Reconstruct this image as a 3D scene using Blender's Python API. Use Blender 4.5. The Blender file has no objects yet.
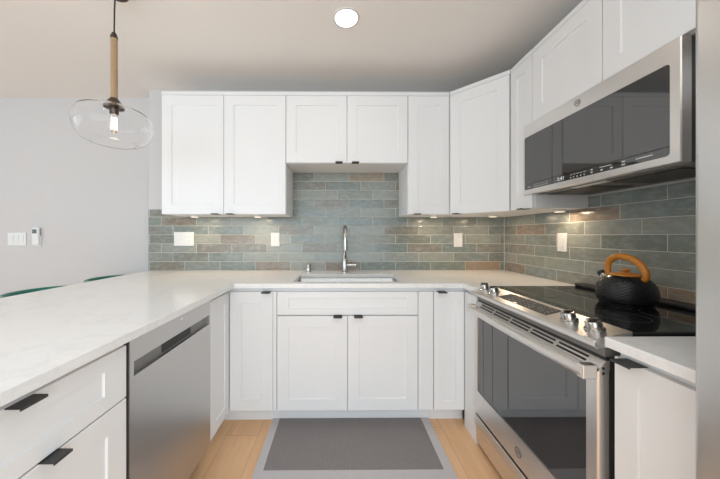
import bpy, bmesh, math, random
from mathutils import Vector, Matrix
C = bpy.context.scene.collection
S = bpy.context.scene
random.seed(4)
PI = math.pi

# ------------------------------------------------------------------ camera, sky, light, exposure
cd = bpy.data.cameras.new('camera')
cam = bpy.data.objects.new('camera', cd); C.objects.link(cam)
cam.location = (-0.0836, -2.356, 1.216)
cam.rotation_euler = (PI/2, 0, -0.0072)
cd.sensor_width = 36; cd.lens = 272.25/720*36
cd.shift_x = (360-340)/720; cd.shift_y = (235.3-239.5)/720
cd.clip_start = 0.02
S.camera = cam

w = bpy.data.worlds.new('sky'); S.world = w; w.use_nodes = True
bg = w.node_tree.nodes['Background']
bg.inputs[0].default_value = (0.80, 0.90, 1.0, 1); bg.inputs[1].default_value = 1.6

def area(name, loc, rot, sx, sy, power, col=(1, 1, 1)):
    l = bpy.data.lights.new(name, 'AREA'); l.shape = 'RECTANGLE'; l.size = sx; l.size_y = sy
    l.energy = power; l.color = col
    o = bpy.data.objects.new(name, l); C.objects.link(o); o.location = loc; o.rotation_euler = rot
    return o
# daylight through the sliding door behind the camera and the window on the left
area('daylight_rear', (-1.2, -6.12, 1.22), (PI/2, 0, 0), 4.7, 2.2, 192, (.75, .895, 1))
area('fill_right', (1.34, -4.4, 1.40), (PI/2, 0, PI/2), 2.2, 1.7, 112, (.75, .895, 1))  # fill light added on the right to brighten the left cabinet fronts
area('daylight_left', (-4.70, -2.4, 1.45), (PI/2, 0, -PI/2), 2.7, 1.5, 58, (.75, .895, 1))

# added fill spots out of frame, without fixtures, brightening counter, drawers, floor and rug
def downlight(x, y, power, angle=150):
    l = bpy.data.lights.new('downlight', 'SPOT'); l.energy = power; l.spot_size = math.radians(angle); l.spot_blend = .9; l.color = (.85, .935, 1); l.shadow_soft_size = .12
    o = bpy.data.objects.new('downlight', l); C.objects.link(o); o.location = (x, y, 2.44)
for x_, y_ in ((-.95, -2.0), (.35, -2.0), (-.95, -3.6), (.35, -3.6)): downlight(x_, y_, 34)
S.view_settings.view_transform = 'Standard'
S.view_settings.look = 'None'
S.view_settings.exposure = -0.9
S.view_settings.gamma = 1.0
S.view_settings.use_curve_mapping = False

# ------------------------------------------------------------------ materials
def mat(name, col=(.8, .8, .8), rough=.5, metal=0., **kw):
    m = bpy.data.materials.new(name); m.use_nodes = True
    b = m.node_tree.nodes['Principled BSDF']
    b.inputs['Base Color'].default_value = (*col, 1)
    b.inputs['Roughness'].default_value = rough; b.inputs['Metallic'].default_value = metal
    for k, v in kw.items():
        b.inputs[k.replace('_', ' ')].default_value = v
    return m
class N:                                                     # small node helper
    def __init__(s, m): s.t = m.node_tree; s.b = s.t.nodes['Principled BSDF']
    def n(s, kind, **kw):
        x = s.t.nodes.new(kind)
        for k, v in kw.items(): setattr(x, k, v)
        return x
    def l(s, a, b): s.t.links.new(a, b)
    def math(s, op, a, b=None, c=None):
        x = s.n('ShaderNodeMath', operation=op)
        for i, v in enumerate((a, b, c)):
            if v is None: continue
            if isinstance(v, (int, float)): x.inputs[i].default_value = v
            else: s.l(v, x.inputs[i])
        return x.outputs[0]
    def mix(s, f, a, b, blend='MIX'):
        x = s.n('ShaderNodeMix', data_type='RGBA', blend_type=blend)
        for i, v in ((0, f), (6, a), (7, b)):
            if isinstance(v, (int, float)): x.inputs[i].default_value = v
            elif isinstance(v, tuple): x.inputs[i].default_value = (*v, 1)
            else: s.l(v, x.inputs[i])
        return x.outputs[2]
    def coord(s, scale=(1, 1, 1)):
        tc = s.n('ShaderNodeTexCoord'); mp = s.n('ShaderNodeMapping')
        mp.inputs['Scale'].default_value = scale; s.l(tc.outputs['Object'], mp.inputs[0]); return mp.outputs[0]
    def noise(s, vec, scale, detail=3, rough=.5, dim='3D', out='Fac'):
        x = s.n('ShaderNodeTexNoise', noise_dimensions=dim)
        x.inputs['Scale'].default_value = scale; x.inputs['Detail'].default_value = detail; x.inputs['Roughness'].default_value = rough
        s.l(vec, x.inputs['Vector']); return x.outputs[out]
    def ramp(s, fac, stops, interp='LINEAR'):
        x = s.n('ShaderNodeValToRGB'); x.color_ramp.interpolation = interp
        e = x.color_ramp.elements
        while len(e) < len(stops): e.new(.5)
        for i, (p, c) in enumerate(stops):
            e[i].position = p; e[i].color = (*c, 1) if isinstance(c, tuple) else (c, c, c, 1)
        s.l(fac, x.inputs[0]); return x.outputs[0]
    def bump(s, h, strength=.2, dist=.01):
        x = s.n('ShaderNodeBump'); x.inputs['Strength'].default_value = strength; x.inputs['Distance'].default_value = dist
        s.l(h, x.inputs['Height']); s.l(x.outputs[0], s.b.inputs['Normal'])

M = {}
M['cabinet'] = mat('white_cabinet_paint', (.84, .84, .84), .48)
q = N(M['cabinet']); q.bump(q.noise(q.coord(), 90, 2), .02, .002)
M['wall'] = mat('warm_white_wall_paint', (.61, .595, .59), .8)
q = N(M['wall']); q.bump(q.noise(q.coord(), 160, 3), .08, .002)
M['ceiling'] = mat('ceiling_paint', (.88, .85, .815), .85)
q = N(M['ceiling']); q.bump(q.noise(q.coord(), 120, 3), .08, .002)
M['trim'] = mat('white_trim_paint', (.80, .79, .77), .45)

def quartz():
    m = mat('white_quartz', (.8, .8, .8), .16); q = N(m); v = q.coord()
    n1 = q.noise(v, 2.2, 6, .62)
    vein = q.ramp(n1, [(.0, 0.), (.478, 0.), (.5, 1.), (.522, 0.), (1., 0.)])
    n2 = q.noise(v, 26, 4, .6)
    base = q.mix(q.ramp(n2, [(.3, 0.), (.75, 1.)]), (.87, .865, .855), (.84, .83, .82))
    q.l(q.mix(q.math('MULTIPLY', vein, .28), base, (.70, .69, .68)), q.b.inputs['Base Color'])
    return m
M['quartz'] = quartz()

def tile_mat(name, axis):
    m = mat(name, (.4, .45, .45), .2); q = N(m)
    tc = q.n('ShaderNodeTexCoord'); sp = q.n('ShaderNodeSeparateXYZ'); q.l(tc.outputs['Object'], sp.inputs[0])
    u0 = sp.outputs[axis]; z = sp.outputs[2]
    TH, TL = .0765, .302
    v = q.math('DIVIDE', q.math('SUBTRACT', z, .914), TH)
    row = q.math('FLOOR', v); fv = q.math('FRACT', v)
    sh = q.math('DIVIDE', q.math('FLOORED_MODULO', row, 3.), -3. if axis == 0 else 3.)
    off = .633 if axis == 0 else .897
    u = q.math('ADD', q.math('SUBTRACT', q.math('DIVIDE', u0, TL), sh), 40 + off)
    col = q.math('FLOOR', u); fu = q.math('FRACT', u)
    cb = q.n('ShaderNodeCombineXYZ'); q.l(col, cb.inputs[0]); q.l(row, cb.inputs[1]); cb.inputs[2].default_value = 3.7 + axis
    wn = q.n('ShaderNodeTexWhiteNoise', noise_dimensions='3D'); q.l(cb.outputs[0], wn.inputs[0])
    r1 = wn.outputs['Value']
    sc = q.n('ShaderNodeSeparateColor'); q.l(wn.outputs['Color'], sc.inputs[0])
    tone = q.ramp(r1, [(0., (.180, .215, .203)), (.13, (.232, .246, .215)), (.27, (.182, .194, .172)), (.40, (.270, .287, .256)), (.52, (.205, .236, .222)),
                       (.64, (.208, .194, .163)), (.74, (.295, .305, .265)), (.84, (.205, .230, .195)), (.92, (.235, .180, .135)), (.965, (.34, .245, .165))], 'CONSTANT')
    # mottled glaze inside each tile, offset per tile
    sv = q.n('ShaderNodeVectorMath', operation='SCALE'); q.l(wn.outputs['Color'], sv.inputs[0]); sv.inputs['Scale'].default_value = 17.
    ad = q.n('ShaderNodeVectorMath', operation='ADD'); q.l(tc.outputs['Object'], ad.inputs[0]); q.l(sv.outputs[0], ad.inputs[1])
    mp = q.n('ShaderNodeMapping'); q.l(ad.outputs[0], mp.inputs[0]); mp.inputs['Scale'].default_value = (1, 1, 2.2)
    n1 = q.noise(mp.outputs[0], 7, 4, .6); n2 = q.noise(mp.outputs[0], 22, 4, .65)
    c = q.mix(q.math('MULTIPLY', q.ramp(n1, [(.40, 0.), (.68, 1.)]), q.math('ADD', q.math('MULTIPLY', sc.outputs[1], .6), .1)), tone, (.245, .285, .276))
    c = q.mix(q.math('MULTIPLY', q.ramp(n2, [(.45, 0.), (.75, 1.)]), .5), c, (.43, .445, .405))
    c = q.mix(q.math('MULTIPLY', q.ramp(n1, [(.2, 1.), (.42, 0.)]), q.math('MULTIPLY', sc.outputs[2], .55)), c, (.27, .185, .12))
    # grout
    gu, gv = .0026/TL, .0026/TH
    eu = q.math('MINIMUM', fu, q.math('SUBTRACT', 1., fu)); ev = q.math('MINIMUM', fv, q.math('SUBTRACT', 1., fv))
    du = q.math('MULTIPLY', eu, TL); dv = q.math('MULTIPLY', ev, TH)
    d = q.math('MINIMUM', du, dv)
    g = q.math('LESS_THAN', d, .0013)
    q.l(q.mix(g, c, (.64, .62, .57)), q.b.inputs['Base Color'])
    q.l(q.math('ADD', q.math('MULTIPLY', n2, .18), q.math('ADD', q.math('MULTIPLY', g, .5), .10)), q.b.inputs['Roughness'])
    edge = q.math('MINIMUM', q.math('DIVIDE', d, .005), 1.)
    h = q.math('ADD', q.math('MULTIPLY', edge, .6), q.math('MULTIPLY', q.noise(mp.outputs[0], 14, 2), .9))
    tilt = q.math('MULTIPLY', q.math('SUBTRACT', sc.outputs[0], .5), q.math('MULTIPLY', fu, 1.0))
    q.bump(q.math('ADD', h, tilt), .38, .003)
    return m
M['tile_x'] = tile_mat('glazed_grey_green_tile_rear', 0)
M['tile_y'] = tile_mat('glazed_grey_green_tile_side', 1)

def wood_floor():
    m = mat('light_oak_planks', (.6, .4, .25), .42); q = N(m)
    tc = q.n('ShaderNodeTexCoord'); sp = q.n('ShaderNodeSeparateXYZ'); q.l(tc.outputs['Object'], sp.inputs[0])
    W, L = .19, 1.5
    u = q.math('DIVIDE', sp.outputs[0], W); cu = q.math('FLOOR', u); fu = q.math('FRACT', u)
    wn = q.n('ShaderNodeTexWhiteNoise', noise_dimensions='1D'); q.l(cu, wn.inputs['W'])
    v = q.math('ADD', q.math('DIVIDE', sp.outputs[1], L), q.math('MULTIPLY', wn.outputs['Value'], 5.)); cv = q.math('FLOOR', v); fv = q.math('FRACT', v)
    cb = q.n('ShaderNodeCombineXYZ'); q.l(cu, cb.inputs[0]); q.l(cv, cb.inputs[1])
    w2 = q.n('ShaderNodeTexWhiteNoise', noise_dimensions='2D'); q.l(cb.outputs[0], w2.inputs[0])
    sv = q.n('ShaderNodeVectorMath', operation='SCALE'); q.l(w2.outputs['Color'], sv.inputs[0]); sv.inputs['Scale'].default_value = 9.
    ad = q.n('ShaderNodeVectorMath', operation='ADD'); q.l(tc.outputs['Object'], ad.inputs[0]); q.l(sv.outputs[0], ad.inputs[1])
    mp = q.n('ShaderNodeMapping'); q.l(ad.outputs[0], mp.inputs[0]); mp.inputs['Scale'].default_value = (9, .9, 1)
    gr = q.noise(mp.outputs[0], 2.4, 6, .6)
    mp2 = q.n('ShaderNodeMapping'); q.l(ad.outputs[0], mp2.inputs[0]); mp2.inputs['Scale'].default_value = (1, 1, 1)
    bl = q.noise(mp2.outputs[0], 2.5, 3)
    c = q.ramp(gr, [(.25, (.68, .38, .19)), (.5, (.79, .47, .25)), (.75, (.87, .555, .32))])
    c = q.mix(q.math('MULTIPLY', w2.outputs['Value'], .35), c, (.88, .58, .35))
    c = q.mix(q.math('MULTIPLY', q.ramp(bl, [(.55, 0.), (.8, 1.)]), .4), c, (.60, .36, .20))
    e = q.math('MINIMUM', q.math('MULTIPLY', q.math('MINIMUM', fu, q.math('SUBTRACT', 1., fu)), W), q.math('MULTIPLY', q.math('MINIMUM', fv, q.math('SUBTRACT', 1., fv)), L))
    q.l(q.mix(q.math('LESS_THAN', e, .0012), c, (.50, .31, .18)), q.b.inputs['Base Color'])
    q.bump(gr, .1, .003)
    return m
M['floor'] = wood_floor()

def brushed(name, col, rough, scale):
    m = mat(name, col, rough, 1.); q = N(m)
    n = q.noise(q.coord(scale), 1., 3, .6)
    q.l(q.math('ADD', q.math('MULTIPLY', n, .02), rough-.01), q.b.inputs['Roughness'])
    q.l(q.mix(q.ramp(n, [(.3, 0.), (.7, 1.)]), col, tuple(min(1, c*1.006) for c in col)), q.b.inputs['Base Color'])
    return m
M['steel'] = brushed('brushed_stainless_steel', (.76, .735, .71), .33, (900, 3, 900))
M['steel_v'] = brushed('brushed_stainless_steel_upright', (.68, .675, .665), .34, (600, 600, 4))
M['steel_soft'] = brushed('soft_stainless_steel', (.56, .55, .54), .34, (600, 600, 4))
M['chrome'] = mat('polished_chrome', (.72, .71, .69), .10, 1.)
M['nickel'] = mat('brushed_nickel', (.50, .485, .46), .2, 1.)
M['sink_steel'] = brushed('satin_sink_steel', (.42, .42, .415), .25, (8, 300, 300))
M['black_glass'] = mat('black_glass', (.012, .012, .012), .04, 0., IOR=2.1)
M['oven_glass'] = mat('dark_oven_glass', (.012, .012, .012), .03, 0., IOR=2.3)
M['cooktop'] = mat('black_ceramic_glass', (.010, .010, .010), .05, 0., IOR=1.6)
M['black_metal'] = mat('matte_black_metal', (.06, .058, .057), .5, .3)
M['black_plastic'] = mat('black_plastic', (.02, .02, .02), .5)
M['dark_grey'] = mat('dark_grey_metal', (.10, .10, .10), .4, .7)
M['grey_panel'] = mat('grey_painted_metal', (.22, .215, .205), .4, .5)
M['white_plastic'] = mat('white_plastic', (.76, .76, .745), .4)
M['grey_print'] = mat('pale_grey_print', (.62, .62, .62), .5)
M['emblem'] = mat('dark_emblem', (.20, .19, .18), .3, .8)
M['screen'] = mat('dark_screen', (.05, .05, .05), .2)
M['wood_handle'] = mat('orange_brown_wood', (.40, .155, .028), .35)
q = N(M['wood_handle']); n_ = q.noise(q.coord((1, 1, 5)), 30, 4)
q.l(q.mix(n_, (.66, .25, .025), (.50, .165, .014)), q.b.inputs['Base Color'])
M['kettle'] = mat('hammered_black_enamel', (.020, .020, .021), .22, .3)
q = N(M['kettle']); q.bump(q.noise(q.coord(), 180, 2), .08, .001)
M['kettle_plain'] = mat('black_enamel', (.018, .018, .019), .25, .2)
M['bronze'] = mat('dark_bronze', (.10, .075, .06), .4, .8)
M['cord'] = mat('black_cloth_cord', (.03, .026, .024), .8)
def jute():
    m = mat('jute_rope', (.42, .28, .16), .9); q = N(m)
    wv = q.n('ShaderNodeTexWave', bands_direction='Z'); wv.inputs['Scale'].default_value = 32.; wv.inputs['Distortion'].default_value = 1.5
    q.l(q.coord(), wv.inputs['Vector'])
    q.l(q.mix(wv.outputs['Fac'], (.33, .21, .12), (.55, .38, .23)), q.b.inputs['Base Color']); q.bump(wv.outputs['Fac'], .6, .004)
    return m
M['jute'] = jute()
M['glass'] = mat('clear_glass', (1, 1, 1), .0, 0., IOR=1.17, Transmission_Weight=1.)
M['filament'] = mat('glowing_filament', (1, .7, .4), .5); q = N(M['filament'])
q.b.inputs['Emission Color'].default_value = (1, .72, .40, 1); q.b.inputs['Emission Strength'].default_value = 60
M['lamp'] = mat('lit_lens', (1, 1, 1), .5); q = N(M['lamp'])
q.b.inputs['Emission Color'].default_value = (1, .97, .92, 1); q.b.inputs['Emission Strength'].default_value = 14
M['digits'] = mat('lit_digits', (.8, .85, .9), .5); q = N(M['digits'])
q.b.inputs['Emission Color'].default_value = (.85, .9, 1, 1); q.b.inputs['Emission Strength'].default_value = .45
def velvet():
    m = mat('teal_velvet', (.012, .17, .125), .75, 0., Sheen_Weight=.4); q = N(m)
    q.bump(q.noise(q.coord(), 250, 2), .1, .002); return m
M['teal'] = velvet()
def weave(name, c1, c2):
    m = mat(name, c1, .95); q = N(m)
    v = q.coord()
    a = q.n('ShaderNodeTexWave', bands_direction='X'); a.inputs['Scale'].default_value = 45; a.inputs['Distortion'].default_value = 2.; q.l(v, a.inputs['Vector'])
    b = q.n('ShaderNodeTexWave', bands_direction='Y'); b.inputs['Scale'].default_value = 45; b.inputs['Distortion'].default_value = 2.; q.l(v, b.inputs['Vector'])
    n = q.noise(v, 130, 3)
    f = q.math('MULTIPLY', q.math('ADD', q.math('MULTIPLY', a.outputs['Fac'], b.outputs['Fac']), n), .6)
    q.l(q.mix(f, c1, c2), q.b.inputs['Base Color']); q.bump(f, .5, .004); return m
M['rug_dark'] = weave('charcoal_woven_rug', (.175, .152, .15), (.37, .335, .33))
M['rug_light'] = weave('pale_grey_woven_border', (.48, .45, .455), (.70, .665, .67))

# ------------------------------------------------------------------ mesh helpers
ORG = {}
class MB:
    def __init__(s): s.bm = bmesh.new()
    def _quad(s, vs, f): s.bm.faces.new([vs[i] for i in f])
    def box(s, x0, x1, y0, y1, z0, z1):
        vs = [s.bm.verts.new(p) for p in ((x0,y0,z0),(x1,y0,z0),(x1,y1,z0),(x0,y1,z0),(x0,y0,z1),(x1,y0,z1),(x1,y1,z1),(x0,y1,z1))]
        for f in ((0,3,2,1),(4,5,6,7),(0,1,5,4),(1,2,6,5),(2,3,7,6),(3,0,4,7)): s._quad(vs, f)
        return s
    def prism(s, pts, axis, a0, a1):                         # closed 2-D outline extruded along an axis
        def P(p, a): return {'x': (a, p[0], p[1]), 'y': (p[0], a, p[1]), 'z': (p[0], p[1], a)}[axis]
        A = [s.bm.verts.new(P(p, a0)) for p in pts]; B = [s.bm.verts.new(P(p, a1)) for p in pts]
        n = len(pts)
        for i in range(n): s.bm.faces.new((A[i], A[(i+1) % n], B[(i+1) % n], B[i]))
        s.bm.faces.new(A[::-1]); s.bm.faces.new(B); return s
    def lathe(s, prof, c=(0, 0, 0), axis=(0, 0, 1), seg=32, caps=True):
        ax = Vector(axis).normalized(); R = Vector((0, 0, 1)).rotation_difference(ax).to_matrix(); c = Vector(c)
        rings = []
        for r, z in prof:
            rings.append([s.bm.verts.new(c + R @ Vector((r*math.cos(2*PI*k/seg), r*math.sin(2*PI*k/seg), z))) for k in range(seg)])
        for a, b in zip(rings, rings[1:]):
            for k in range(seg): s.bm.faces.new((a[k], a[(k+1) % seg], b[(k+1) % seg], b[k]))
        if caps: s.bm.faces.new(rings[0][::-1]); s.bm.faces.new(rings[-1])
        return s
    def cyl(s, a, b, r, seg=20, r2=None):
        a = Vector(a); b = Vector(b)
        return s.lathe([(r, 0), (r if r2 is None else r2, (b-a).length)], a, b-a, seg)
    def torus(s, c, axis, R, r, seg=32, k=10):
        ax = Vector(axis).normalized(); Q = Vector((0, 0, 1)).rotation_difference(ax).to_matrix(); c = Vector(c); g = []
        for i in range(seg):
            t = 2*PI*i/seg
            g.append([s.bm.verts.new(c + Q @ Vector(((R+r*math.cos(2*PI*j/k))*math.cos(t), (R+r*math.cos(2*PI*j/k))*math.sin(t), r*math.sin(2*PI*j/k)))) for j in range(k)])
        for i in range(seg):
            for j in range(k): s.bm.faces.new((g[i][j], g[(i+1) % seg][j], g[(i+1) % seg][(j+1) % k], g[i][(j+1) % k]))
        return s
    def tube(s, pts, r, k=12, flat=1., up=(0, 0, 1)):         # r may be a list; flat scales the section across 'side'
        pts = [Vector(p) for p in pts]; n = len(pts); rr = r if isinstance(r, (list, tuple)) else [r]*n
        rings = []
        for i, p in enumerate(pts):
            t = (pts[min(i+1, n-1)] - pts[max(i-1, 0)]).normalized()
            u = Vector(up); side = t.cross(u)
            if side.length < 1e-4: side = t.cross(Vector((1, 0, 0)))
            side.normalize(); nn = side.cross(t)
            rings.append([s.bm.verts.new(p + side*rr[i]*flat*math.cos(2*PI*j/k) + nn*rr[i]*math.sin(2*PI*j/k)) for j in range(k)])
        for a, b in zip(rings, rings[1:]):
            for j in range(k): s.bm.faces.new((a[j], a[(j+1) % k], b[(j+1) % k], b[j]))
        s.bm.faces.new(rings[0][::-1]); s.bm.faces.new(rings[-1]); return s
    def loops(s, o, u, w, h, n, ls, cap0=True, cap1=True):    # nested rectangles (inset, depth) in the plane (u, Z), stitched
        o = Vector(o); u = Vector(u); n = Vector(n); z = Vector((0, 0, 1)); R = []
        for q_ in ls:
            i, j, d = q_ if len(q_) == 3 else (q_[0], q_[0], q_[1])
            R.append([s.bm.verts.new(o + u*a + z*b + n*d) for a, b in ((i, j), (w-i, j), (w-i, h-j), (i, h-j))])
        for a, b in zip(R, R[1:]):
            for k in range(4): s.bm.faces.new((a[k], a[(k+1) % 4], b[(k+1) % 4], b[k]))
        if cap0: s.bm.faces.new(R[0][::-1])
        if cap1: s.bm.faces.new(R[-1])
        return s
    def cells(s, xs, ys, filled, z0, z1):                     # slab from grid cells, may have holes and notches
        T = {}
        def v(i, j, z):
            k = (i, j, z)
            if k not in T: T[k] = s.bm.verts.new((xs[i], ys[j], z))
            return T[k]
        nx, ny = len(xs)-1, len(ys)-1
        F = lambda i, j: 0 <= i < nx and 0 <= j < ny and filled(i, j)
        for i in range(nx):
            for j in range(ny):
                if not F(i, j): continue
                s.bm.faces.new((v(i,j,z1), v(i+1,j,z1), v(i+1,j+1,z1), v(i,j+1,z1)))
                s.bm.faces.new((v(i,j+1,z0), v(i+1,j+1,z0), v(i+1,j,z0), v(i,j,z0)))
                for di, dj, a, b in ((-1,0,(i,j+1),(i,j)), (1,0,(i+1,j),(i+1,j+1)), (0,-1,(i,j),(i+1,j)), (0,1,(i+1,j+1),(i,j+1))):
                    if not F(i+di, j+dj): s.bm.faces.new((v(*a,z0), v(*b,z0), v(*b,z1), v(*a,z1)))
        bmesh.ops.dissolve_limit(s.bm, angle_limit=.01, verts=s.bm.verts, edges=s.bm.edges)
        return s
    def bevel(s, w, seg=2, ang=35):
        bmesh.ops.recalc_face_normals(s.bm, faces=s.bm.faces)
        es = [e for e in s.bm.edges if len(e.link_faces) == 2 and e.calc_face_angle(0) > math.radians(ang)]
        bmesh.ops.bevel(s.bm, geom=es, offset=w, segments=seg, affect='EDGES', profile=.5, clamp_overlap=True); return s
    def text(s, body, size, M4, depth=.0006, shear=0.):
        cu = bpy.data.curves.new('lettering', 'FONT'); cu.body = body; cu.size = size; cu.extrude = depth; cu.shear = shear
        cu.align_x = 'CENTER'; cu.align_y = 'CENTER'
        ob = bpy.data.objects.new('lettering', cu); C.objects.link(ob)
        dg = bpy.context.evaluated_depsgraph_get(); me = bpy.data.meshes.new_from_object(ob.evaluated_get(dg))
        me.transform(M4); s.bm.from_mesh(me)
        bpy.data.objects.remove(ob); bpy.data.curves.remove(cu); bpy.data.meshes.remove(me); return s
    def build(s, name, m, parent=None, smooth=None, org=None):
        bmesh.ops.recalc_face_normals(s.bm, faces=s.bm.faces)
        o_ = Vector(org) if org is not None else (ORG[parent.name] if parent else Vector((0, 0, 0)))
        for v in s.bm.verts: v.co -= o_
        me = bpy.data.meshes.new(name); s.bm.to_mesh(me); s.bm.free()
        me.materials.append(M[m] if isinstance(m, str) else m)
        if smooth:
            for p in me.polygons: p.use_smooth = True
            me.set_sharp_from_angle(angle=math.radians(smooth))
        ob = bpy.data.objects.new(name, me); C.objects.link(ob)
        if parent: ob.parent = parent
        else: ob.location = o_
        ORG[ob.name] = o_
        return ob
def thing(name, label, cat, loc, group=None):
    o = bpy.data.objects.new(name, None); C.objects.link(o); o.location = loc; o.empty_display_size = .05
    o['label'] = label; o['category'] = cat
    if group: o['group'] = group
    ORG[o.name] = Vector(loc); return o
def tag(o, label, cat, group=None):
    o['label'] = label; o['category'] = cat
    if group: o['group'] = group
    return o
def struct(o): o['kind'] = 'structure'; return o
X, Y, Z = Vector((1, 0, 0)), Vector((0, 1, 0)), Vector((0, 0, 1))

# ------------------------------------------------------------------ the setting
XR, ZC, XL, YR, YF = 1.365, 2.465, -4.6, -6.2, .14
struct(MB().box(XL-.1, XR+.1, YR-.1, YF+.1, -.06, 0).build('floor', 'floor'))
struct(MB().box(XL-.1, XR+.1, YR-.1, YF+.1, ZC, ZC+.06).build('ceiling', 'ceiling'))
struct(MB().box(XL, XR, YF, YF+.1, 0, ZC).build('wall_far', 'wall'))
struct(MB().box(-1.71, XR, 0, YF, 0, ZC).build('wall_back', 'wall'))
wq = MB()
for a in ((XR, XR+.1, YR, -5.6, 0, ZC), (XR, XR+.1, -3.2, YF+.1, 0, ZC), (XR, XR+.1, -5.6, -3.2, 0, .45), (XR, XR+.1, -5.6, -3.2, 2.3, ZC)): wq.box(*a)
struct(wq.build('wall_right', 'wall'))
m = MB()
for y in (-5.6, -4.43, -3.26): m.box(XR+.02, XR+.08, y, y+.06, .45, 2.3)
for z in (.45, 2.25): m.box(XR+.02, XR+.08, -5.6, -3.2, z, z+.05)
struct(m.build('added_window_2', 'trim'))  # unseen window, added to go with the right-hand fill light
wl = MB()
for a in ((XL-.1, XL, YR, -3.8, 0, ZC), (XL-.1, XL, -1.0, YF+.1, 0, ZC), (XL-.1, XL, -3.8, -1.0, 0, .65), (XL-.1, XL, -3.8, -1.0, 2.25, ZC)): wl.box(*a)
struct(wl.build('wall_left', 'wall'))
wr = MB()
for a in ((XL, -3.6, YR-.1, YR, 0, ZC), (1.2, XR, YR-.1, YR, 0, ZC), (-3.6, 1.2, YR-.1, YR, 2.35, ZC)): wr.box(*a)
struct(wr.build('wall_rear', 'wall'))
def frame_y(y, x0, x1, z0, z1, cols):
    m = MB(); t = .05
    for x in (x0, x1-t): m.box(x, x+t, y-.08, y-.02, z0, z1)
    for z in (z0, z1-t): m.box(x0, x1, y-.08, y-.02, z, z+t)
    for k in range(1, cols): xx = x0+(x1-x0)*k/cols; m.box(xx-.03, xx+.03, y-.08, y-.02, z0, z1)
    return m
struct(frame_y(YR, -3.6, 1.2, 0, 2.35, 3).build('door_1', 'trim'))
m = MB()
for y in (-3.8, -2.45, -1.06): m.box(XL-.08, XL-.02, y, y+.06, .65, 2.25)
for z in (.65, 2.20): m.box(XL-.08, XL-.02, -3.8, -1.0, z, z+.05)
struct(m.build('window_1', 'trim'))
struct(MB().box(XL, -1.71, YF-.014, YF, 0, .10).bevel(.003).build('baseboard_far', 'trim'))
# tiled splashback: rear wall (taller over the sink) and side wall
struct(MB().box(-1.71, -1.3955, -.009, 0, .914, 1.437).box(-1.3955, XR-.009, -.009, 0, .914, 1.3715).box(-.4712, .4382, -.009, 0, 1.3715, 1.7545).build('trim_1', 'tile_x'))
struct(MB().box(XR-.009, XR, -1.770, -.8005, .914, 1.437).box(XR-.009, XR, -.8005, -.009, .914, 1.3715).build('trim_2', 'tile_y'))
struct(MB().box(XR-.012, XR-.0085, -.0125, -.009, .914, 1.375).build('trim_3', 'grey_print'))

# ------------------------------------------------------------------ cabinets
ST = .072
def door(name, parent, o, u, w, h, n, stile=ST, label=None):
    s = min(stile, w*.32); v = min(stile, h*.28)
    d = MB().loops(o, u, w, h, n, [(0, -.02), (0, -.0015), (.0015, 0), (s, v, 0), (s+.0022, v+.0022, -.006)]).build(name, 'cabinet', parent)
    if label: d['label'] = label
    return d
def pull(parent, p, u, n, length, up=1):                     # edge pull: plate over the door edge, lip turned towards the door face
    p = Vector(p); u = Vector(u); n = Vector(n); m = MB()
    def bx(a0, a1, c0, c1, z0, z1):
        vs = [m.bm.verts.new(p + u*a + n*c + Z*z) for a, c, z in ((a0,c0,z0),(a1,c0,z0),(a1,c1,z0),(a0,c1,z0),(a0,c0,z1),(a1,c0,z1),(a1,c1,z1),(a0,c1,z1))]
        for f in ((0,3,2,1),(4,5,6,7),(0,1,5,4),(1,2,6,5),(2,3,7,6),(3,0,4,7)): m._quad(vs, f)
    l = length/2
    bx(-l, l, -.018, .033, 0, .0026*up)
    bx(-l, l, .0305, .033, -.004*up, 0)
    m.bevel(.0008, 1)
    return m.build('pull', 'black_metal', parent)
G_U, G_B = 'white upper cabinets', 'white base cabinets'
UZ0, UZ1 = 1.372, 2.286
FU = -.325
def upper(label, x0, x1, z0, n_doors, pulls):
    t = thing('upper_cabinet', label, 'cabinet', ((x0+x1)/2, -.15, z0), G_U)
    MB().box(x0, x1, -.304, -.0005, z0, UZ1).bevel(.001, 1).build('carcass', 'cabinet', t)
    MB().box(x0, x1, FU+.001, -.3045, UZ1-.026, UZ1).build('top_rail', 'cabinet', t)
    wd = (x1-x0)/n_doors; g = .0018
    for k in range(n_doors):
        d = door('door', t, (x0+wd*k+g, FU, z0+.002), X, wd-2*g, UZ1-z0-.030, -Y)
        if pulls[k] is not None: pull(d, (x0+wd*k+pulls[k], FU, z0+.001), X, -Y, .052, -1)
    return t
upper('white two-door upper cabinet at the left end, above the wide switch plate', -1.395, -.4725, UZ0, 2, (.405, .055))
upper('short white two-door upper cabinet above the sink and faucet', -.4715, .4385, 1.755, 2, (.395, .062))
upper('narrow white single-door upper cabinet just right of the sink recess', .4395, .749, UZ0, 1, (.065,))
# diagonal corner
XU = 1.03
t = thing('upper_cabinet', 'white upper cabinet set diagonally across the back right corner', 'cabinet', (1.12, -.2, UZ0), G_U)
MB().prism([(.750, -.0005), (.750, -.309), (.765, -.309), (1.045, -.590), (1.045, -.604), (XR-.0005, -.604), (XR-.0005, -.0005)], 'z', UZ0, UZ1).bevel(.001, 1).build('carcass', 'cabinet', t)
p0, p1 = Vector((.7535, FU, 0)), Vector((XU, -.6035, 0)); u = (p1-p0).normalized(); n = Vector((u.y, -u.x, 0)); ln = (p1-p0).length
d = door('door', t, p0+u*.003+Z*(UZ0+.002)+n*.004, u, ln-.007, UZ1-UZ0-.030, n)
pull(d, p0+u*.055+Z*(UZ0+.001)+n*.004, u, n, .05, -1)
a_, b_ = p0+u*.001+n*.003, p1+n*.003; c_, e_ = b_-n*.0145, a_-n*.0145
MB().prism([(v.x, v.y) for v in (a_, b_, c_, e_)], 'z', UZ1-.026, UZ1).build('top_rail', 'cabinet', t)
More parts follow.
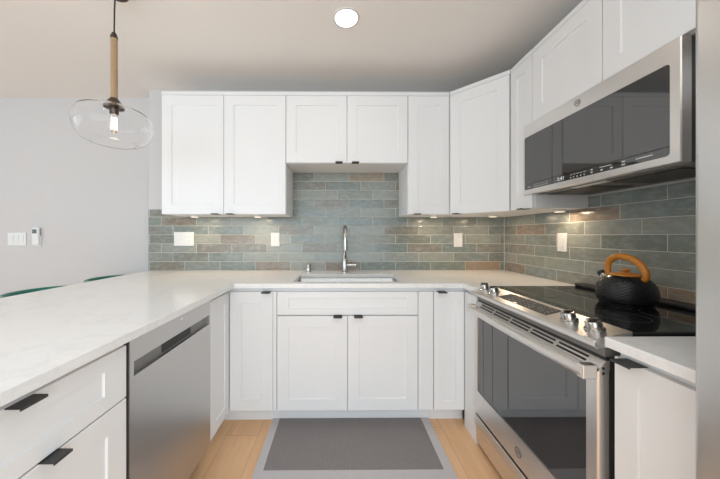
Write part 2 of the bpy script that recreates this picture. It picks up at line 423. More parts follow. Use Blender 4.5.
# right wall uppers (faces look to -X)
def upper_r(label, y0, y1, z0, n_doors, pulls):
    t = thing('upper_cabinet', label, 'cabinet', (1.2, (y0+y1)/2, z0), G_U)
    MB().box(XU+.021, XR-.0005, y0, y1, z0, UZ1).bevel(.001, 1).build('carcass', 'cabinet', t)
    MB().box(XU+.001, XU+.0205, y0, y1, UZ1-.026, UZ1).build('top_rail', 'cabinet', t)
    wd = (y1-y0)/n_doors; g = .0018
    for k in range(n_doors):
        d = door('door', t, (XU, y1-wd*k-g, z0+.002), -Y, wd-2*g, UZ1-z0-.030, -X)
        if pulls[k] is not None: pull(d, (XU, y1-wd*k-pulls[k], z0+.001), -Y, -X, .05, -1)
    return t
upper_r('very narrow white upper cabinet between the corner cabinet and the microwave', -.80, -.605, UZ0, 1, (.135,))
upper_r('white two-door upper cabinet directly above the microwave', -1.63, -.801, 1.862, 2, (None, None))

# warm round lights fixed under the upper cabinets
M['puck_lens'] = mat('warm_lit_lens', (1, .9, .75), .5); q = N(M['puck_lens'])
q.b.inputs['Emission Color'].default_value = (1, .78, .52, 1); q.b.inputs['Emission Strength'].default_value = 3
def puck(label, x, y):
    t = thing('puck_light', label, 'light', (x, y, UZ0), 'round lights under the upper cabinets')
    MB().lathe([(.033, -.0003), (.033, -.011), (.031, -.013), (.026, -.013)], (x, y, UZ0), seg=28).build('housing', 'white_plastic', t, 40)
    MB().lathe([(.0255, -.0132), (.0255, -.0138)], (x, y, UZ0), seg=28).build('lens', 'puck_lens', t)
    l = bpy.data.lights.new('puck_glow', 'AREA'); l.shape = 'DISK'; l.size = .05; l.energy = 1.5; l.color = (1, .76, .52)
    o = bpy.data.objects.new('puck_glow', l); C.objects.link(o); o.location = (x, y, UZ0-.015)
puck('warm round light under the left upper cabinet, above the wide switch plate', -1.22, -.19)
puck('warm round light under the left upper cabinet, beside the sink recess', -.72, -.19)
puck('warm round light under the single-door upper cabinet right of the sink recess', .68, -.19)
puck('warm round light under the diagonal corner upper cabinet', 1.12, -.25)
puck('warm round light under the very narrow upper cabinet by the microwave', 1.27, -.70)

ZT, ZB, ZK = .858, .105, .105                                 # door top, door bottom, toe kick height
FB = -.63
def carcass(t, x0, x1, y0, y1, z0=ZK, z1=.8835): return MB().box(x0, x1, y0, y1, z0, z1).build('carcass', 'cabinet', t)
# sink base
t = thing('base_cabinet', 'white two-door sink base cabinet with a wide false drawer front', 'cabinet', (-.02, -.3, 0), G_B)
m = MB().box(-.4725, .5235, -.609, -.59, ZK, .8835).box(-.4725, -.4545, -.59, -.002, ZK, .8835).box(.4255, .5235, -.59, -.002, ZK, .8835).box(-.4545, .4255, -.59, -.002, ZK, .125)
m.build('carcass', 'cabinet', t)
MB().box(-.4725, .5235, -.555, -.54, 0, ZK).build('toe_kick', 'cabinet', t)
door('false_front', t, (-.469, FB, .712), X, .892, ZT-.712, -Y, .072)
d = door('door', t, (-.469, FB, ZB), X, .4445, .704-ZB, -Y); pull(d, (-.085, FB, .703), X, -Y, .055)
d = door('door', t, (-.0215, FB, ZB), X, .4445, .704-ZB, -Y); pull(d, (.045, FB, .703), X, -Y, .055)
MB().box(.4275, .5225, FB+.002, -.609, ZB, ZT).bevel(.001, 1).build('filler_strip', 'cabinet', t)
# left corner base with folding corner doors
XLF = -.772
t = thing('base_cabinet', 'white corner base cabinet left of the sink with two doors meeting at right angles', 'cabinet', (-.9, -.5, 0), G_B)
MB().prism([(-1.37, -.002), (-1.37, -.887), (-.793, -.887), (-.793, -.609), (-.4735, -.609), (-.4735, -.002)], 'z', ZK, .8835).build('carcass', 'cabinet', t)
MB().prism([(-.85, -.887), (-.85, -.54), (-.4735, -.54), (-.4735, -.555), (-.835, -.555), (-.835, -.887)], 'z', 0, ZK).build('toe_kick', 'cabinet', t)
d = door('door', t, (-.769, FB, ZB), X, .769-.497, ZT-ZB, -Y); pull(d, (-.535, FB, ZT-.001), X, -Y, .055)
MB().box(-.4955, -.4735, FB+.002, -.609, ZB, ZT).bevel(.001, 1).build('filler_strip', 'cabinet', t)
d = door('door', t, (XLF, -.885, ZB), Y, .885-.633, ZT-ZB, X, .06)
# right corner base
XRF = .722
t = thing('base_cabinet', 'white corner base cabinet with one narrow door between sink base and range', 'cabinet', (.9, -.4, 0), G_B)
MB().prism([(.5245, -.002), (.5245, -.609), (.742, -.609), (.742, -.772), (XR-.002, -.772), (XR-.002, -.002)], 'z', ZK, .8835).build('carcass', 'cabinet', t)
MB().box(.5245, .742, -.555, -.54, 0, ZK).build('toe_kick', 'cabinet', t)
d = door('door', t, (.5265, FB, ZB), X, .719-.5265, ZT-ZB, -Y, .055); pull(d, (.573, FB, ZT-.001), X, -Y, .055)
MB().box(XRF, XRF+.02, -.772, FB+.003, .0, ZT).bevel(.001, 1).build('filler_panel', 'cabinet', t)
# drawer base left of the dishwasher (towards the camera)
t = thing('base_cabinet', 'white peninsula base cabinet with one drawer over two doors, nearest at left', 'cabinet', (-1.07, -1.77, 0), G_B)
CY0, CY1 = -2.095, -1.463
carcass(t, -1.37, -.793, CY0, CY1)
MB().box(-.85, -.835, CY0, CY1, 0, ZK).build('toe_kick', 'cabinet', t)
d = door('drawer', t, (XLF, CY0+.002, .692), Y, CY1-CY0-.004, ZT-.692, X, .082); pull(d, (XLF, -1.762, ZT-.003), Y, X, .055)
hw = (CY1-CY0)/2
d = door('door', t, (XLF, CY1-hw+.002, ZB), Y, hw-.004, .687-ZB, X); pull(d, (XLF, -1.700, .6865), Y, X, .046)
d = door('door', t, (XLF, CY0+.002, ZB), Y, hw-.004, .687-ZB, X); pull(d, (XLF, -1.845, .6865), Y, X, .052)
MB().box(-1.39, -1.3705, CY0, -.002, 0, .8835).build('back_panel', 'cabinet', t)
# small base right of the range
t = thing('base_cabinet', 'slim white base cabinet between the range and the refrigerator', 'cabinet', (1.05, -1.66, 0), G_B)
carcass(t, .757, XR-.002, -1.772, -1.552)
MB().box(.80, .815, -1.772, -1.552, 0, ZK).build('toe_kick', 'cabinet', t)
d = door('door', t, (.736, -1.554, ZB), -Y, .216, ZT-ZB, -X, .062); pull(d, (.736, -1.600, ZT-.001), -Y, -X, .055)

# countertops
CZ0, CZ1 = .884, .914
xs = [-1.71, -.733, -.376, .346, .70, XR-.0095]; ys = [-2.12, -.774, -.655, -.578, -.235, -.0095]
def cf(i, j):
    if i == 0: return True
    if j == 0: return False
    if j == 1: return i == 4
    return not (i == 2 and j == 3)
o = MB().cells(xs, ys, cf, CZ0, CZ1).bevel(.0025, 2).build('countertop', 'quartz')
tag(o, 'long white quartz countertop running along the sink wall and the left peninsula', 'countertop')
o = MB().box(.712, XR-.0095, -1.772, -1.548, CZ0, CZ1).bevel(.0025, 2).build('countertop', 'quartz')
tag(o, 'short white quartz countertop between the range and the refrigerator', 'countertop')

# ------------------------------------------------------------------ sink, faucet, dispenser
t = thing('sink', 'stainless steel undermount sink set in the quartz below the faucet', 'sink', (-.02, -.39, .68))
m = MB(); x0, x1, y0, y1, zt, zb, th = -.372, .342, -.574, -.239, .8832, .68, .004
R = [(x0-th, y0-th, x1+th, y1+th, zt), (x0, y0, x1, y1, zt), (x0+.012, y0+.012, x1-.012, y1-.012, zb+.02), (x0+.03, y0+.03, x1-.03, y1-.03, zb),]
loops_ = [[m.bm.verts.new((a, b, zz)) for a, b in ((q0, r0), (q1, r0), (q1, r1), (q0, r1))] for q0, r0, q1, r1, zz in R]
outer = [m.bm.verts.new(p) for p in ((x0-th, y0-th, zb-th), (x1+th, y0-th, zb-th), (x1+th, y1+th, zb-th), (x0-th, y1+th, zb-th))]
loops_.insert(0, outer)
for a, b in zip(loops_, loops_[1:]):
    for k in range(4): m.bm.faces.new((a[k], a[(k+1) % 4], b[(k+1) % 4], b[k]))
m.bm.faces.new(loops_[0][::-1]); m.bm.faces.new(loops_[-1])
m.bevel(.006, 3, 30); m.build('basin', 'sink_steel', t, 40)
MB().lathe([(.045, 0), (.045, .003), (.03, .004), (.012, .002)], (-.02, -.33, zb), seg=28).build('drain', 'chrome', t, 40)
t = thing('faucet', 'tall chrome gooseneck faucet behind the sink', 'faucet', (-.027, -.115, CZ1))
fx, fy = -.027, -.115
MB().lathe([(.027, 0), (.027, .006), (.022, .010), (.022, .105), (.020, .110), (.015, .112)], (fx, fy, CZ1), seg=28).build('body', 'nickel', t, 40)
pts = [(fx, fy, CZ1+.105), (fx, fy, 1.20)]
for k in range(1, 13):
    a = PI*k/12; pts.append((fx, fy-.085+.085*math.cos(a), 1.20+.085*math.sin(a)))
pts.append((fx, fy-.17, 1.185))
MB().tube(pts, .0135, 14).build('spout', 'nickel', t, 60)
MB().lathe([(.0155, 0), (.0165, -.02), (.0185, -.085), (.0175, -.092), (.012, -.093)], (fx, fy-.17, 1.19), seg=24).build('spray_head', 'nickel', t, 40)
MB().cyl((fx+.015, fy, CZ1+.058), (fx+.092, fy, CZ1+.058), .0165).build('lever', 'nickel', t, 40)
t = thing('soap_dispenser', 'small chrome cylinder on the counter left of the faucet', 'dispenser', (-.325, -.12, CZ1))
MB().lathe([(.022, 0), (.022, .004), (.0195, .006), (.0195, .044), (.018, .046), (.004, .046)], (-.325, -.12, CZ1), seg=24).build('body', 'nickel', t, 40)
MB().lathe([(.0195, 0), (.0195, .016), (.0170, .0185)], (-.325, -.12, CZ1+.0465), seg=24).build('cap', 'nickel', t, 40)

# ------------------------------------------------------------------ wall plates
def plate_y(name, label, xc, zc, wd, h, y, gangs, cat, kind):
    t = thing(name, label, cat, (xc, y, zc))
    MB().box(xc-wd/2, xc+wd/2, y-.006, y, zc-h/2, zc+h/2).bevel(.002).build('plate', 'white_plastic', t)
    for k, kd in enumerate(kind):
        gx = xc - .046*(len(kind)-1)/2 + .046*k if gangs is None else gangs[k]
        if kd == 'rocker':
            MB().prism([(y-.0055, zc-.033), (y-.0075, zc-.033), (y-.0095, zc+.033), (y-.0055, zc+.033)], 'x', gx-.0165, gx+.0165).bevel(.0008, 1).build('rocker', 'white_plastic', t)
        else:
            r = MB().box(gx-.017, gx+.017, y-.0078, y-.0055, zc-.034, zc+.034).bevel(.0008, 1).build('receptacle', 'white_plastic', t)
            for dz in (-.017, .017):
                for dx in (-.006, .006): MB().box(gx+dx-.0011, gx+dx+.0011, y-.0081, y-.0076, zc+dz-.004, zc+dz+.004).build('slot', 'grey_panel', r)
    return t
YT = -.009
plate_y('switch_plate', 'wide white switch plate on the tile below the left upper cabinet', -1.405, 1.185, .168, .118, YT, None, 'switch', ('rocker', 'rocker', 'outlet'))
plate_y('outlet_plate', 'white outlet plate on the rear tile left of the faucet', -.623, 1.18, .074, .118, YT, None, 'outlet', ('outlet',))
plate_y('outlet_plate', 'white outlet plate on the rear tile right of the faucet', .953, 1.175, .074, .118, YT, None, 'outlet', ('rocker',))
plate_y('switch_plate', 'white three-rocker switch plate on the far wall at left', -2.998, 1.182, .165, .118, YF, None, 'switch', ('rocker',)*3)
t = thing('outlet_plate', 'white outlet plate on the side tile behind the range', 'outlet', (XR-.009, -.62, 1.17))
MB().box(XR-.015, XR-.009, -.659, -.585, 1.112, 1.230).bevel(.002).build('plate', 'white_plastic', t)
MB().box(XR-.0175, XR-.0145, -.639, -.605, 1.138, 1.204).bevel(.0008, 1).build('receptacle', 'white_plastic', t)
t = thing('remote_control', 'small white remote control hanging in its holder on the far wall', 'remote', (-2.81, YF, 1.2))
MB().box(-2.845, -2.775, YF-.010, YF, 1.118, 1.215).bevel(.003).build('holder', 'white_plastic', t)
MB().box(-2.84, -2.78, YF-.027, YF-.0105, 1.128, 1.285).bevel(.004).build('body', 'white_plastic', t)
MB().box(-2.834, -2.796, YF-.0285, YF-.0265, 1.233, 1.270).build('screen', 'screen', t)

# ------------------------------------------------------------------ dishwasher
t = thing('dishwasher', 'stainless steel dishwasher built into the left peninsula', 'dishwasher', (-1.05, -1.158, 0))
dy0, dy1 = -1.460, -.890
MB().box(-1.36, -.815, dy0+.004, dy1-.004, .09, .868).build('tub', 'black_plastic', t)
# door with a long recessed pocket
D = MB()
ysd = [dy0+.003, dy0+.022, dy1-.018, dy1-.003]; zsd = [.10, .744, .793, .868]
for i in range(3):
    for j in range(3):
        if (i, j) == (1, 1): continue
        D.box(-.815, XLF+.004, ysd[i], ysd[i+1], zsd[j], zsd[j+1])
bmesh.ops.remove_doubles(D.bm, verts=D.bm.verts, dist=1e-5)
ft = {}
for f in D.bm.faces: ft.setdefault(tuple(sorted(v.index if v.index >= 0 else id(v) for v in f.verts)), []).append(f)
D.bm.verts.index_update(); seen = {}
for f in list(D.bm.faces): seen.setdefault(frozenset(v.index for v in f.verts), []).append(f)
bmesh.ops.delete(D.bm, geom=[f for fs in seen.values() if len(fs) > 1 for f in fs], context='FACES')
bmesh.ops.dissolve_limit(D.bm, angle_limit=.01, verts=D.bm.verts, edges=D.bm.edges)
dd = D.build('door', 'steel_soft', t)
MB().box(-.815, -.784, ysd[1], ysd[2], zsd[1], zsd[2]).build('handle_pocket', 'grey_panel', dd)
MB().box(-.7845, -.7825, -1.27, -1.06, .750, .787).build('grip_opening', 'black_plastic', dd)
MB().box(-.7677, -.7672, -1.165, -1.148, .848, .852).build('indicator', 'digits', dd)
MB().box(-.815, XLF+.002, dy0, dy0+.0028, .10, .868).box(-.815, XLF+.004, dy0, dy1, .8685, .874).build('edge_trim', 'dark_grey', t)
MB().box(-.85, -.83, dy0+.004, dy1-.004, .002, .098).build('toe_kick', 'black_plastic', t)

# ------------------------------------------------------------------ range
def emblem(parent, c, r, n, u, m='emblem'):                   # round monogram badge
    c = Vector(c); n = Vector(n); u = Vector(u)
    M4 = Matrix((( u.x, Z.x, n.x, c.x), (u.y, Z.y, n.y, c.y), (u.z, Z.z, n.z, c.z), (0, 0, 0, 1)))
    b = MB().torus(c, n, r, r*.10, 28, 6).text('GE', r*1.05, M4, .0004, .25)
    return b.build('emblem', m, parent)
ry0, ry1 = -1.536, -.778
t = thing('range', 'stainless steel slide-in electric range with black glass cooktop', 'stove', (1.05, -1.157, 0))
MB().box(.745, 1.345, ry0+.004, ry1-.004, .03, .904).build('body', 'dark_grey', t)
MB().box(.812, 1.350, ry0, ry1, .905, .9215).bevel(.002).build('cooktop', 'cooktop', t)
MB().box(1.285, 1.352, ry0+.01, ry1-.01, .9217, .940).bevel(.006, 3).build('rear_vent', 'black_plastic', t)
for c_, r_ in (((1.16, -1.36), .09), ((1.16, -.96), .075), ((.95, -1.37), .075), ((.95, -.97), .105)): MB().torus((c_[0], c_[1], .9216), Z, r_, .0005, 48, 4).build('burner_ring', 'black_metal', t)
cp = MB().prism([(.8115, .9235), (.8115, .9), (.76, .874), (.705, .870), (.693, .877), (.693, .893), (.697, .897)], 'y', ry0, ry1).bevel(.002).build('control_panel', 'steel', t)
sn = Vector((-(.9235-.897), 0, (.8115-.697))).normalized()
def onp(x, y, h=0): return Vector((x, y, .897+(x-.697)*(.9235-.897)/(.8115-.697))) + sn*h
for ky in (-1.476, -1.378, -.905, -.815):
    kb = MB().lathe([(.027, 0), (.027, .004), (.0225, .006), (.0215, .026), (.019, .030), (.004, .0305)], onp(.752, ky, .0003), sn, 28).build('knob', 'nickel', t, 35)
    c = onp(.752, ky, .030)
    MB().box(c.x-.021, c.x+.021, c.y-.005, c.y+.005, c.z-.002, c.z+.007).bevel(.002).build('grip', 'nickel', kb)
ds = MB(); a, b = onp(.728, 0, .0012), onp(.793, 0, .0012); a2, b2 = onp(.728, 0, -.001), onp(.793, 0, -.001)
ds.prism([(a.x, a.z), (b.x, b.z), (b2.x, b2.z), (a2.x, a2.z)], 'y', -1.30, -.985)
dsp = ds.build('display', 'black_glass', t)
for r in range(4):
    for k in range(11):
        if random.random() < .2: continue
        p = onp(.738+.0145*r, -1.285+.0275*k, .0016); L = random.uniform(.006, .017)
        MB().box(p.x-.002, p.x+.002, p.y, p.y+L, p.z-.0004, p.z).build('key_marking', 'grey_print', dsp)
# dark recess between the panel and the door
MB().box(.728, .80, ry0+.002, ry1-.002, .846, .870).build('recess', 'grey_panel', t)
MB().box(.731, .80, ry0+.002, ry1-.002, .8345, .8458).build('gap', 'black_plastic', t)
RX = .708
dr = MB().loops((RX, ry1-.003, .20), -Y, ry1-ry0-.006, .603, -X, [(0, -.034), (0, -.004), (.004, 0)], True, False)
# front ring with the window opening
W_, H_ = ry1-ry0-.006, .603
o_ = Vector((RX, ry1-.003, .20))
outer = [(.004, .004), (W_-.004, .004), (W_-.004, H_-.004), (.004, H_-.004)]; inner = [(.034, .13), (W_-.040, .13), (W_-.040, H_-.035), (.034, H_-.035)]
def vv(p, d=0): return dr.bm.verts.new(o_ - Y*p[0] + Z*p[1] - X*d)
ov = [vv(p) for p in outer]; iv = [vv(p) for p in inner]; iv2 = [vv(p, -.006) for p in inner]
for k in range(4):
    dr.bm.faces.new((ov[k], ov[(k+1) % 4], iv[(k+1) % 4], iv[k])); dr.bm.faces.new((iv[k], iv[(k+1) % 4], iv2[(k+1) % 4], iv2[k]))
bmesh.ops.remove_doubles(dr.bm, verts=dr.bm.verts, dist=1e-5)
od = dr.build('oven_door', 'steel', t)
MB().box(RX+.0045, RX+.012, ry1-.003-(W_-.040), ry1-.003-.034, .33, .20+H_-.035).build('window', 'oven_glass', od)
vt = MB().prism([(RX+.002, .8035), (RX+.002, .807), (RX+.026, .834), (.744, .834), (.744, .8035)], 'y', ry0+.003, ry1-.003).build('vent_strip', 'steel', t)
k_ = 5; seg = (ry1-ry0-.09)/k_
for k in range(k_):
    ya = ry0+.045+seg*k+.008; yb = ya+seg-.016
    for f0, f1 in ((.16, .36), (.56, .76)):
        xa, za = RX+.002+.024*f0, .807+.027*f0; xb, zb_ = RX+.002+.024*f1, .807+.027*f1
        MB().prism([(xa-.0006, za+.0006), (xb-.0006, zb_+.0006), (xb+.001, zb_-.001), (xa+.001, za-.001)], 'y', ya, yb).build('vent_slot', 'black_plastic', vt)
hp = []
for k in range(13):
    f = k/12; hp.append((RX-.040-.006*math.sin(PI*f), ry0+.012+(ry1-ry0-.024)*f, .798))
MB().tube(hp, .019, 16, .45).build('handle', 'steel', od, 50)
for ya in (ry0+.004, ry1-.028): MB().box(RX-.046, RX, ya, ya+.024, .776, .820).bevel(.004).build('handle_bracket', 'steel', od)
emblem(od, (RX-.0006, -1.165, .262), .019, -X, -Y)
for z in (.795, .81): MB().box(RX+.012, RX+.020, ry0+.0022, ry0+.0034, z-.004, z+.004).build('side_slot', 'black_plastic', od)
MB().prism([(RX+.002, .185), (RX+.030, .185), (RX+.030, .028), (RX+.010, .028), (RX+.008, .12), (RX-.002, .135)], 'y', ry0+.003, ry1-.003).bevel(.002).build('storage_drawer', 'steel', t)

# ------------------------------------------------------------------ microwave
my0, my1, mz0, mz1, MX = -1.490, -.745, 1.452, 1.8595, 1.018
t = thing('microwave', 'stainless steel over-the-range microwave mounted above the cooktop', 'microwave', (1.19, -1.117, mz0))
b = MB().box(MX+.034, XR-.0005, my0+.002, -.803, mz0+.004, mz1-.002)
b.build('case', 'dark_grey', t)
MB().box(MX+.0115, MX+.0338, my0, -.803, mz0, mz1).build('frame_return', 'steel', t)
fr = MB()
W_, H_ = my1-my0, mz1-mz0; o_ = Vector((MX, my1, mz0))
fr.loops(o_, -Y, W_, H_, -X, [(0, -.0115), (0, -.003), (.003, 0)], True, False)
def rrect(a0, a1, b0, b1, r, k=5):
    out = []
    for cx, cy, s0 in ((a0+r, b0+r, PI), (a1-r, b0+r, 1.5*PI), (a1-r, b1-r, 0), (a0+r, b1-r, .5*PI)):
        for i in range(k+1): t_ = s0+.5*PI*i/k; out.append((cx+r*math.cos(t_), cy+r*math.sin(t_)))
    return out
ip = rrect(.010, W_-.030, .028, H_-.072, .012)
def vf(p, d=0.): return fr.bm.verts.new(o_ - Y*p[0] + Z*p[1] - X*d)
iv = [vf(p) for p in ip]; iv2 = [vf(p, -.002) for p in ip]
ov = [vf(p) for p in ((.003, .003), (W_-.003, .003), (W_-.003, H_-.003), (.003, H_-.003))]
K = 6
for c in range(4):
    seg_ = iv[c*K:(c+1)*K]
    for i in range(K-1): fr.bm.faces.new((ov[c], seg_[i+1], seg_[i]))
    nxt = iv[((c+1)*K) % len(iv)]
    fr.bm.faces.new((ov[c], ov[(c+1) % 4], nxt, seg_[-1]))
for i in range(len(iv)):
    j = (i+1) % len(iv); fr.bm.faces.new((iv[i], iv[j], iv2[j], iv2[i]))
bmesh.ops.remove_doubles(fr.bm, verts=fr.bm.verts, dist=1e-5)
df = fr.build('door_frame', 'steel', t)
g = MB(); gz = .060
upp = [p for p in ip if p[1] > gz]; low = [p for p in ip if p[1] <= gz]
hi = [(.010, gz+.001), (W_-.030, gz+.001)] + upp
lo = low + [(W_-.030, gz-.001), (.010, gz-.001)]
def slabp(pts, name, m, parent):
    mm = MB(); A = [mm.bm.verts.new(o_-Y*p[0]+Z*p[1]+X*.0018) for p in pts]; B = [mm.bm.verts.new(o_-Y*p[0]+Z*p[1]+X*.010) for p in pts]
    n_ = len(pts)
    for i in range(n_): mm.bm.faces.new((A[i], A[(i+1) % n_], B[(i+1) % n_], B[i]))
    mm.bm.faces.new(A); mm.bm.faces.new(B[::-1]); return mm.build(name, m, parent)
slabp(hi, 'window', 'black_glass', df)
cs = slabp(lo, 'control_strip', 'black_glass', t)
def mark(a, b, w_, h_): MB().box(MX+.0010, MX+.0019, my1-a-w_, my1-a, mz0+b, mz0+b+h_).build('key_marking', 'grey_print', cs)
mark(.035, .040, .022, .004)
for a in (.085, .100, .118, .137, .156, .175):
    mark(a, .049, .010, .0025); mark(a, .036, .008, .0045)
for a in (.325, .342, .360, .378, .396):
    mark(a, .049, .011, .0025); mark(a, .035, .006, .005)
for a in (.430, .475, .515): mark(a, .035, .010, .006)
mark(.430, .047, .009, .005); mark(.470, .048, .050, .003); mark(.560, .047, .013, .005); mark(.560, .035, .013, .005); mark(.610, .044, .055, .004)
M4 = Matrix(((0, 0, -1, MX+.0012), (-1, 0, 0, my1-.270), (0, 1, 0, mz0+.044), (0, 0, 0, 1)))
MB().text('1:41', .026, M4, .0004).build('clock_digits', 'digits', cs)
emblem(df, (MX-.0006, -1.112, mz1-.034), .014, -X, -Y)
MB().box(MX+.10, XR-.06, my0, my0+.0018, mz0+.09, mz1-.10).build('side_vent', 'black_plastic', t)
MB().box(MX+.036, XR-.002, my0+.004, -.805, mz0-.003, mz0+.0038).build('underside', 'grey_panel', t)
for a in (-1.43, -1.09):
    MB().box(1.10, 1.30, a, a+.26, mz0-.007, mz0-.0032).bevel(.001, 1).build('grease_filter', 'black_metal', t)
MB().box(1.06, 1.09, -1.20, -1.03, mz0-.006, mz0-.0032).build('light_cover', 'white_plastic', t)

# ------------------------------------------------------------------ refrigerator
t = thing('refrigerator', 'tall stainless steel refrigerator at the right edge', 'refrigerator', (1.0, -2.235, 0))
fy0, fy1, FX = -2.69, -1.778, .676
MB().box(.75, 1.345, fy0, fy1, .03, 1.76).bevel(.004).build('body', 'grey_panel', t)
def fdoor(y0, y1, z0, z1, name):
    return MB().box(FX, .745, y0, y1, z0, z1).bevel(.010, 4).build(name, 'steel_v', t, 40)
ym = (fy0+fy1)/2
d1 = fdoor(ym+.002, fy1, .66, 1.78, 'door'); d2 = fdoor(fy0, ym-.002, .66, 1.78, 'door'); d3 = fdoor(fy0, fy1, .06, .655, 'freezer_drawer')
for d_, yy in ((d1, ym+.045), (d2, ym-.045)):
    MB().tube([(FX+.002, yy, .80), (FX-.035, yy, .82), (FX-.045, yy, .90), (FX-.045, yy, 1.55), (FX-.035, yy, 1.63), (FX+.002, yy, 1.65)], .011, 12, 1., (0, 1, 0)).build('handle', 'steel_v', d_, 50)
MB().tube([(FX+.002, fy0+.10, .60), (FX-.04, fy0+.12, .60), (FX-.045, ym, .60), (FX-.04, fy1-.12, .60), (FX+.002, fy1-.10, .60)], .011, 12).build('handle', 'steel_v', d3, 50)

# ------------------------------------------------------------------ kettle on the cooktop
kx, ky, kz = 1.152, -1.195, .9223
KR = .79
t = thing('kettle', 'squat hammered black kettle with orange-brown wooden handle on the cooktop', 'kettle', (kx, ky, kz))
def prof(pts, k=6):                                           # smooth a profile (Catmull-Rom)
    out = []
    for i in range(len(pts)-1):
        p = [Vector(pts[max(i-1, 0)]), Vector(pts[i]), Vector(pts[i+1]), Vector(pts[min(i+2, len(pts)-1)])]
        for j in range(k):
            s_ = j/k; out.append(tuple(.5*((2*p[1]) + (p[2]-p[0])*s_ + (2*p[0]-5*p[1]+4*p[2]-p[3])*s_**2 + (3*p[1]-p[0]-3*p[2]+p[3])*s_**3)))
    out.append(tuple(pts[-1])); return out
kb_ = MB().lathe(prof([(.083, .007), (.093, .018), (.0975, .042), (.0955, .068), (.086, .092), (.070, .110), (.055, .120), (.050, .122)], 12), (kx, ky, kz), seg=180)
for v in kb_.bm.verts:                                        # hammered facets round the shoulder
    dx, dy, h = v.co.x-kx, v.co.y-ky, v.co.z-kz
    if h < .026 or h > .118: continue
    a_ = math.atan2(dy, dx); r_ = math.hypot(dx, dy); q_ = h*280
    f_ = 1 - .026*min(1, (h-.026)/.015, (.118-h)/.01)*abs(math.sin(15*a_+q_)*math.sin(15*a_-q_))
    v.co.x, v.co.y = kx+dx*f_, ky+dy*f_
kb_.build('body', 'kettle', t, 80)
MB().lathe([(.080, 0), (.085, .0015), (.0855, .005), (.083, .0069)], (kx, ky, kz), seg=56).build('base', 'kettle_plain', t, 40)
ld = MB().lathe(prof([(.052, .1222), (.050, .127), (.036, .132), (.010, .135)]), (kx, ky, kz), seg=40).build('lid', 'wood_handle', t, 50)
MB().lathe(prof([(.008, .134), (.009, .139), (.016, .144), (.014, .150), (.004, .152)]), (kx, ky, kz), seg=24).build('lid_knob', 'wood_handle', ld, 60)
sd = Vector((-.06, .995, 0)).normalized(); kc = Vector((kx, ky, kz))
sp0 = kc + sd*.070 + Z*.094; sp1 = kc + sd*.096 + Z*.116
sp = MB().tube([sp0, sp0.lerp(sp1, .5), sp1], [.020, .016, .013], 16).build('spout', 'chrome', t, 50)
MB().tube([sp1-Vector((0, 0, .002)), sp1+(sp1-sp0).normalized()*.014], [.0155, .014], 16).build('whistle_cap', 'black_plastic', sp, 50)
hs = [(.076, .104), (.088, .116), (.092, .140), (.090, .168), (.074, .192), (.044, .206), (.006, .208), (-.036, .198), (-.070, .176), (-.092, .146), (-.094, .124), (-.082, .108), (-.070, .108)]
hs = prof(hs, 5)
MB().tube([kc + sd*a_*KR + Z*(b_ if b_ < .12 else .12+(b_-.12)*.92) for a_, b_ in hs], [.0088+.0032*math.sin(PI*i/(len(hs)-1)) for i in range(len(hs))], 14, 1.15, (sd.y, -sd.x, 0)).build('handle', 'wood_handle', t, 60)

# ------------------------------------------------------------------ rug
t = thing('rug', 'grey woven rug with pale grey border on the wood floor before the sink', 'rug', (0, -.8, 0))
r0, r1, ra, rb = -.514, .512, -1.06, -.556
MB().box(r0+.046, r1-.050, ra+.105, rb, .0005, .009).bevel(.002).build('field', 'rug_dark', t)
m = MB().box(r0, r0+.0455, ra, rb, .0005, .0085).box(r1-.0495, r1, ra, rb, .0005, .0085).box(r0+.0455, r1-.0495, ra, ra+.1045, .0005, .0085)
m.build('border', 'rug_light', t)

# ------------------------------------------------------------------ pendant lamp
px, py = -1.216, -.971
def K(l): return [(r*.95, 1.216+(z-1.216)*.95) for r, z in l]
def kz_(z): return 1.216+(z-1.216)*.95
t = thing('pendant_lamp', 'clear glass pendant lamp with rope-wrapped stem hanging over the peninsula', 'lamp', (px, py, 1.66))
MB().lathe([(.050, -.0005), (.050, -.028), (.044, -.034), (.010, -.036)], (px+.012, py, ZC), seg=32).build('canopy', 'bronze', t, 40)
MB().tube([(px+.006, py, ZC-.034), (px+.002, py, 2.36), (px, py, 2.225)], .0035, 10).build('cord', 'cord', t, 60)
MB().cyl((px, py, kz_(1.945)), (px, py, kz_(2.275)), .0145, 20).build('stem', 'jute', t, 40)
MB().lathe(K(prof([(.010, 2.292), (.014, 2.280), (.0165, 2.272), (.0165, 2.262)])), (px, py, 0), seg=24).build('stem_collar', 'bronze', t, 40)
MB().lathe(K(prof([(.017, 1.944), (.024, 1.934), (.037, 1.914), (.040, 1.904)])+[(.046, 1.900), (.046, 1.895), (.02, 1.894)]), (px, py, 0), seg=32).build('shade_cap', 'bronze', t, 40)
MB().lathe(K([(.020, 1.893), (.020, 1.862), (.017, 1.858)]), (px, py, 0), seg=24).build('socket', 'bronze', t, 40)
pr = K(prof([(.044, 1.892), (.062, 1.888), (.105, 1.884), (.146, 1.868), (.167, 1.835), (.170, 1.795), (.158, 1.750), (.128, 1.716), (.092, 1.702)], 6))
inn = [(r-.0014, z-(.0014 if i < 20 else 0)) for i, (r, z) in enumerate(pr)]
g = MB(); allp = pr + inn[::-1]
g.lathe(allp + [allp[0]], (px, py, 0), seg=64, caps=False); bmesh.ops.remove_doubles(g.bm, verts=g.bm.verts, dist=1e-6)
g.build('glass_shade', 'glass', t, 70)
bu = K(prof([(.013, 1.857), (.014, 1.846), (.020, 1.828), (.0225, 1.805), (.019, 1.780), (.008, 1.764), (.002, 1.762)], 5))
bl = MB().lathe(bu, (px, py, 0), seg=28).build('bulb', 'glass', t, 60)
f = MB()
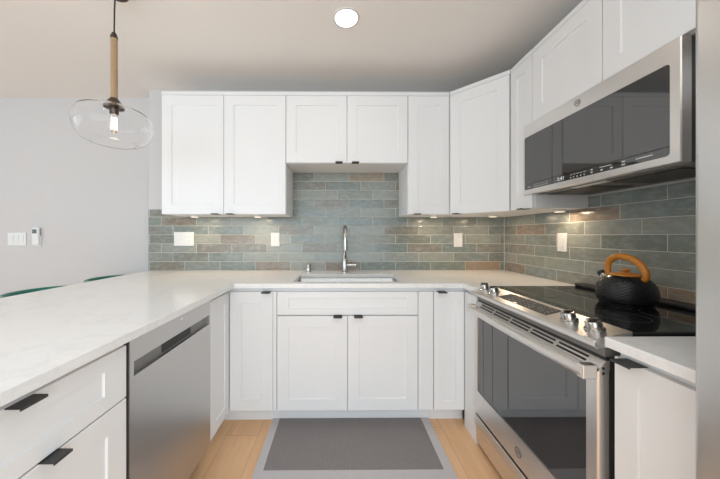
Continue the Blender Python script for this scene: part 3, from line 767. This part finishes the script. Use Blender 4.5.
for k in range(6):
    a = 2*PI*k/6; f.tube([(px+.008*math.cos(a), py+.008*math.sin(a), kz_(1.840)), (px+.010*math.cos(a), py+.010*math.sin(a), kz_(1.782))], .0016, 6)
f.build('filament', 'filament', bl)
l = bpy.data.lights.new('pendant_glow', 'POINT'); l.energy = .8; l.color = (1, .75, .48); l.shadow_soft_size = .03
lo_ = bpy.data.objects.new('pendant_glow', l); C.objects.link(lo_); lo_.location = (px, py, 1.60)

# ------------------------------------------------------------------ ceiling downlight
cx_, cy_ = -.036, -.793
t = thing('recessed_light', 'round lit recessed downlight in the ceiling', 'light', (cx_, cy_, ZC))
MB().lathe([(.076, 0), (.075, -.004), (.064, -.006), (.063, -.003), (.063, 0)], (cx_, cy_, ZC), seg=48, caps=False).build('trim_ring', 'white_plastic', t, 40)
MB().lathe([(.0625, -.0005), (.0625, -.0035), (.01, -.0045)], (cx_, cy_, ZC), seg=48).build('lens', 'lamp', t)
l = bpy.data.lights.new('downlight', 'SPOT'); l.energy = 4; l.spot_size = math.radians(130); l.spot_blend = .8; l.color = (1, .95, .88); l.shadow_soft_size = .06
lo_ = bpy.data.objects.new('downlight', l); C.objects.link(lo_); lo_.location = (cx_, cy_, ZC-.02)

# ------------------------------------------------------------------ counter stools at the peninsula
def stool(cx, cy, label):
    t = thing('counter_stool', label, 'stool', (cx, cy, 0), 'teal stools at the peninsula')
    MB().lathe(prof([(.02, .600), (.160, .602), (.180, .625), (.170, .655), (.11, .668), (.01, .670)]), (cx, cy, 0), seg=40).build('seat', 'teal', t, 60)
    b = MB(); n_ = 36; R = []
    for k in range(n_+1):
        a = math.radians(62 + 236*k/n_); e = abs(k/n_-.5)*2; top = .873 - .085*max(0, (e-.55)/.45)**1.6
        ring = []
        for r, z in ((.186, .62), (.198, .70), (.206, top-.01), (.202, top), (.188, top), (.182, top-.01), (.177, .70), (.168, .62)):
            ring.append(b.bm.verts.new((cx+r*math.cos(a), cy+r*math.sin(a), z)))
        R.append(ring)
    for p, q_ in zip(R, R[1:]):
        for j in range(8): b.bm.faces.new((p[j], p[(j+1) % 8], q_[(j+1) % 8], q_[j]))
    b.bm.faces.new(R[0][::-1]); b.bm.faces.new(R[-1])
    b.build('backrest', 'teal', t, 60)
    for sx in (-1, 1):
        for sy in (-1, 1):
            MB().tube([(cx+sx*.10, cy+sy*.10, .605), (cx+sx*.135, cy+sy*.135, .001)], [.013, .010], 12).build('leg', 'black_metal', t, 60)
    MB().torus((cx, cy, .22), Z, .172, .009, 40, 8).build('foot_ring', 'black_metal', t, 60)
stool(-1.86, -.66, 'teal counter stool at the peninsula, nearer the camera, mostly hidden by the countertop')
stool(-1.86, -.14, 'teal counter stool at the peninsula, farther one near the tiled wall')
